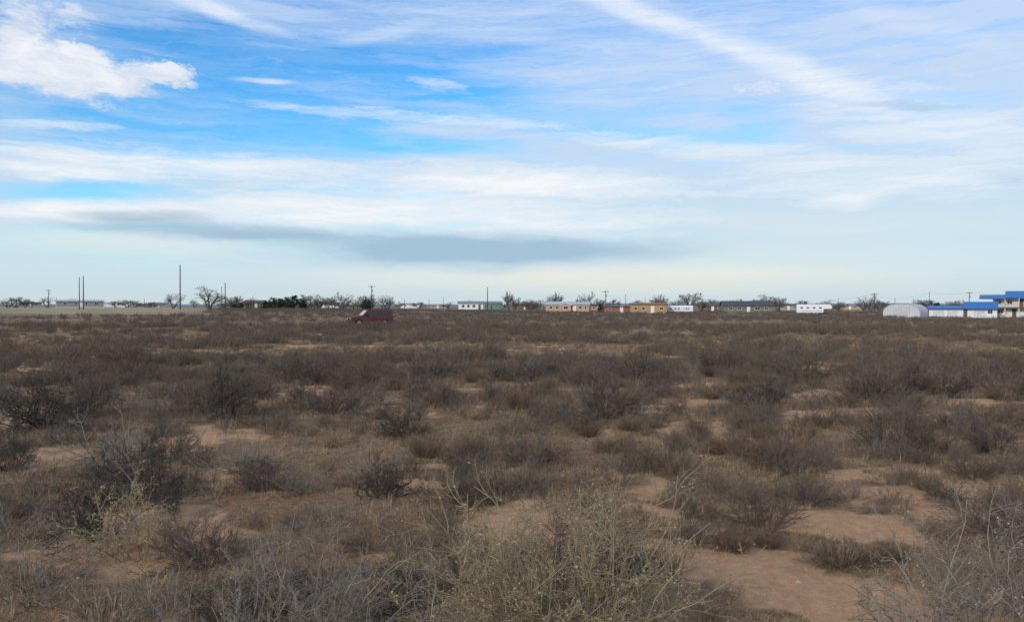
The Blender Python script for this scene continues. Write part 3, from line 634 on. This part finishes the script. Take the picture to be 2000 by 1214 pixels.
def ever(seed):
    r=np.random.default_rng(seed); s=np.zeros((1,3)); P0=walk(r,s,np.array([[0,0,1.]]),np.array([2.7]),6,.05,0)
    n=70; th=r.uniform(0,6.28,n); zz=r.uniform(.15,2.6,n); st=np.stack([0*zz,0*zz,zz],1); ln=(1.25*(1-(zz/3.4)**1.6))*r.uniform(.7,1.15,n)
    d=np.stack([np.cos(th),np.sin(th),.5+0*th],1); P1=walk(r,st,d,ln,5,.12,.08)
    P2,_=kids(r,P1,ln,6,.4,.7,3,.2,.1)
    i=r.integers(0,len(P2),6000); j=r.integers(0,3,6000); c=P2[i,j]+r.normal(0,.07,(6000,3)); a=unit(r.normal(size=c.shape)); b_=unit(np.cross(a,r.normal(size=c.shape)))
    V=np.stack([c-a*.06,c-b_*.03,c+a*.06,c+b_*.03],1).reshape(-1,3)
    V[:,2]=np.maximum(V[:,2],.03)
    return mkmesh('evergreen_trunk',*tubes(P0,.12,.03,6),[bark]),mkmesh('evergreen_crown',V,np.arange(len(V)).reshape(-1,4),[m_ev])
EV=[ever(800+i) for i in range(3)]
for px_,yt,d_,wpx in ((520,586,290,26),(533,580,285,28),(548,582,290,30),(560,579,282,28),(575,576,285,32),(590,582,290,24),(455,588,280,20),(470,590,285,18),(712,585,262,22),(722,584,262,18),(1455,588,330,16),(1172,592,280,16),(1830,590,300,26),(1790,592,320,24)):
    t=EV[rng.integers(3)]; x,y=at(px_,d_); z=float(H(x,y)); h=CH+(HY-yt)/F*d_-z; w=wpx/F*d_
    R=obj('juniper_tree',None,(x,y,z-.08),rng.uniform(0,6),(w/2.5,w/2.5,h/2.95),label='dense dark green juniper bush',cat='tree',group='dark evergreens near the houses')
    obj('trunk',t[0],parent=R); obj('crown',t[1],parent=R)
# ---------------------------------------------------------------- sky
SUN_EL=26; SUN_AZ=215
w=bpy.data.worlds.new('World'); SC.world=w; w.use_nodes=True; nt=w.node_tree; nt.nodes.clear()
try:
    w.cycles.sampling_method='MANUAL'; w.cycles.sample_map_resolution=256
except Exception as ex: print(ex)
def nd(t,**k):
    n=nt.nodes.new(t)
    for a,b_ in k.items(): setattr(n,a,b_)
    return n
def ms(op,a,b_=None,c=None,clamp=False):
    n=nd('ShaderNodeMath',operation=op,use_clamp=clamp)
    for i,v in enumerate((a,b_,c)):
        if v is None: continue
        if isinstance(v,(int,float)): n.inputs[i].default_value=v
        else: nt.links.new(v,n.inputs[i])
    return n.outputs[0]
tc=nd('ShaderNodeTexCoord'); sp=nd('ShaderNodeSeparateXYZ'); link(nt,tc.outputs['Generated'],sp.inputs[0]); X,Y,Z=sp.outputs
az=ms('ARCTAN2',X,Y); hr=ms('SQRT',ms('ADD',ms('MULTIPLY',X,X),ms('MULTIPLY',Y,Y))); T=ms('DIVIDE',Z,ms('MAXIMUM',hr,.08))
cb=nd('ShaderNodeCombineXYZ'); link(nt,az,cb.inputs[0]); link(nt,T,cb.inputs[1]); C0=cb.outputs[0]
def mapping(v,loc=(0,0,0),rot=0,sc=(1,1,1),typ='POINT'):
    m=nd('ShaderNodeMapping',vector_type=typ); m.inputs['Location'].default_value=loc; m.inputs['Rotation'].default_value=(0,0,rot); m.inputs['Scale'].default_value=sc
    link(nt,v,m.inputs['Vector']); return m.outputs[0]
def wnoise(v,sc,det,ro,col=False,dist=0):
    n=noise(nt,sc,det,ro,v,dist); return n.outputs[1] if col else n.outputs[0]
def warp(v,f,amt,det=4,off=0):
    n=wnoise(mapping(v,loc=(off,off,0),sc=(f[0],f[1],1)),1,det,.62,True)
    s=nd('ShaderNodeVectorMath',operation='SUBTRACT'); link(nt,n,s.inputs[0]); s.inputs[1].default_value=(.5,.5,.5)
    m=nd('ShaderNodeVectorMath',operation='MULTIPLY'); link(nt,s.outputs[0],m.inputs[0]); m.inputs[1].default_value=(amt[0],amt[1],0)
    a=nd('ShaderNodeVectorMath',operation='ADD'); link(nt,v,a.inputs[0]); link(nt,m.outputs[0],a.inputs[1]); return a.outputs[0]
CS=warp(C0,(5,20),(.16,.034),7); CF=warp(C0,(18,30),(.15,.08),6); CL=warp(C0,(8,14),(.03,.018),6)
CR=warp(C0,(9,26),(.10,.035),6,3.)
st1=maprange(nt,wnoise(mapping(CS,rot=.10,sc=(1.8,24,1)),1,7,.66),.35,.66)
st2=maprange(nt,wnoise(mapping(CR,loc=(3,1,0),rot=.16,sc=(5,60,1)),1,7,.70,dist=.4),.36,.65)
st3=maprange(nt,wnoise(mapping(CR,loc=(1,7,0),rot=.13,sc=(3,36,1)),1,7,.68),.46,.68)
fl=wnoise(mapping(CR,sc=(15,30,1)),1,8,.74)
def conv(px,py):
    Xx=(px-1000)/F; Zz=(HY-py)/F; a=math.atan(Xx); return a,Zz*math.cos(a)
def feat(v,p0,p1,hw,ext=1.0):
    a,b_=conv(*p0),conv(*p1); c=((a[0]+b_[0])/2,(a[1]+b_[1])/2,0); dx,dy=b_[0]-a[0],b_[1]-a[1]
    L=math.hypot(dx,dy)/2*ext; m=mapping(v,c,math.atan2(dy,dx),(L,hw/F,1),'TEXTURE')
    g=nd('ShaderNodeTexGradient',gradient_type='SPHERICAL'); link(nt,m,g.inputs[0]); return maprange(nt,g.outputs['Fac'],0,.8)
def acc(v,lst,start=0.0):
    s=start
    for p0,p1,hw,k in lst: s=ms('MULTIPLY_ADD',feat(v,p0,p1,hw,1.15),k,s)
    return s
gap=acc(CS,[((180,90),(800,230),130,.85),((540,120),(1120,215),85,.75),((-80,210),(760,262),66,.85),((-80,366),(360,372),34,.6),((330,40),(780,120),50,.3),((540,262),(1050,292),30,.5),((700,70),(1200,130),40,.25),((780,378),(880,384),16,.5),((1380,215),(1600,262),50,.25),((1000,245),(1650,275),34,.35)])
whites=acc(CS,[((-120,278),(760,330),32,.95),((640,318),(1480,372),40,.75),((-80,318),(360,348),18,.85),((180,385),(1420,425),62,1.15),((1500,150),(2150,330),90,.5),((380,186),(1100,245),16,.6),((850,225),(2050,335),34,.55),((-60,238),(270,252),12,.65),((450,352),(1300,352),36,.65),((1380,350),(2100,362),45,.8),((-100,405),(420,425),40,1.),((780,150),(930,190),16,.4),((1550,390),(1720,395),20,.6)])
streak=acc(CL,[((980,-80),(1480,110),30,.8),((1300,30),(1800,235),40,.85),((240,-40),(590,75),20,.75),((1640,170),(2150,330),60,.35),((1560,-20),(2050,120),30,.25),((620,90),(860,40),20,.3),((440,155),(590,164),8,.75)])
cum=acc(CF,[((-60,125),(330,165),66,1.3),((-80,95),(170,120),58,1.15),((250,145),(420,165),30,1.05),((-90,20),(260,40),50,.7),((1430,165),(1540,185),14,.45),((1640,95),(1740,105),18,.4),((1780,110),(2060,140),40,.5)])
greys=acc(CS,[((40,432),(700,462),26,1.2),((130,410),(420,428),18,1.),((380,462),(1400,492),44,1.7),((560,500),(1150,508),40,1.),((1640,198),(1930,204),9,.9),((1900,352),(2060,360),14,.4)])
creams=acc(CS,[((-100,470),(560,482),30,.65),((460,540),(1950,548),42,1.1),((1200,425),(2100,440),40,.35),((1100,500),(2200,505),50,.35)])
sky=nd('ShaderNodeTexSky',sky_type='NISHITA'); sky.sun_disc=False; sky.sun_elevation=math.radians(SUN_EL); sky.sun_rotation=math.radians(SUN_AZ); sky.air_density=1.; sky.dust_density=.6; sky.ozone_density=2.5
hs=nd('ShaderNodeHueSaturation'); hs.inputs['Saturation'].default_value=1.3; link(nt,sky.outputs[0],hs.inputs['Color'])
S=10.
def cc(r_,g_,b_):
    f=lambda c:((c/255+.055)/1.055)**2.4 if c>10 else c/3294
    return (f(r_)*S,f(g_)*S,f(b_)*S)
clear=mixc(nt,1.0,hs.outputs[0],(1.1,1.75,1.95),'MULTIPLY')
va=maprange(nt,az,-.6,.45,.46,.86); vt=maprange(nt,T,.30,.04,0,.45); vz=maprange(nt,T,.45,1.2,0,.45)  # vz: cirrus added overhead, out of view, to make the skylight less blue
veil=ms('ADD',ms('ADD',va,vt),ms('MULTIPLY',ms('SUBTRACT',st1,.5),.36)); veil=ms('ADD',veil,vz)
veil=ms('ADD',veil,ms('MULTIPLY',ms('SUBTRACT',st2,.5),.30))
veil=ms('SUBTRACT',ms('MINIMUM',veil,1.0),gap)
veil=ms('MAXIMUM',veil,ms('MULTIPLY_ADD',st3,.36,ms('MULTIPLY_ADD',st2,.16,.0))); veil=ms('MINIMUM',veil,.94)
vcol=mixc(nt,maprange(nt,T,.38,.02),cc(197,217,248),cc(204,223,235))
c=mixc(nt,veil,clear,vcol)
wm=ms('MULTIPLY',whites,ms('MULTIPLY_ADD',st1,.5,.38)); wm=ms('MULTIPLY_ADD',ms('SUBTRACT',st2,.5),.36,wm); wm=ms('MULTIPLY',wm,maprange(nt,whites,0,.15),clamp=True)
c=mixc(nt,wm,c,cc(247,249,251))
sm=ms('MULTIPLY',streak,ms('MULTIPLY_ADD',st2,.35,ms('MULTIPLY_ADD',fl,.8,.22)),clamp=True); c=mixc(nt,sm,c,cc(236,243,252))
cr=ms('MULTIPLY',creams,ms('MULTIPLY_ADD',st1,.35,.6),clamp=True)
c=mixc(nt,cr,c,cc(236,236,226))
gm=ms('MULTIPLY',greys,ms('MULTIPLY_ADD',st1,.4,.45),clamp=True); gm=ms('MULTIPLY',gm,.82)
c=mixc(nt,gm,c,cc(156,187,210))
cm=maprange(nt,ms('ADD',cum,ms('MULTIPLY',ms('SUBTRACT',fl,.5),1.9)),.15,1.05)
shade=maprange(nt,wnoise(mapping(CR,loc=(0,.02,0),sc=(9,18,1)),1,5,.6),.35,.65)
c=mixc(nt,ms('MULTIPLY',cm,.93),c,mixc(nt,shade,cc(210,220,236),cc(249,250,252)))
hz=maprange(nt,T,.045,.0,0,.7); c=mixc(nt,hz,c,cc(203,217,221))
bg=nd('ShaderNodeBackground'); bg.inputs['Strength'].default_value=.1; link(nt,c,bg.inputs[0]); out=nd('ShaderNodeOutputWorld'); link(nt,bg.outputs[0],out.inputs[0])
# sun
sl=bpy.data.lights.new('sun','SUN'); sl.energy=2.2; sl.angle=math.radians(6); sl.color=(1,.87,.72)
so=bpy.data.objects.new('sun',sl); COL.objects.link(so)
a=math.radians(SUN_AZ); e=math.radians(SUN_EL); dv=Vector((math.sin(a)*math.cos(e),math.cos(a)*math.cos(e),math.sin(e)))
so.rotation_euler=dv.to_track_quat('Z','Y').to_euler(); so.location=dv*100
# camera
cam=bpy.data.cameras.new('camera'); cam.sensor_width=36; cam.lens=F/2000*36; cam.clip_end=30000; cam.clip_start=.05
co=bpy.data.objects.new('camera',cam); COL.objects.link(co); co.location=(0,0,CH); co.rotation_euler=(math.radians(90)-math.atan((607-HY)/F),0,0)
SC.camera=co
SC.view_settings.view_transform='Standard'; SC.view_settings.look='None'; SC.view_settings.exposure=0
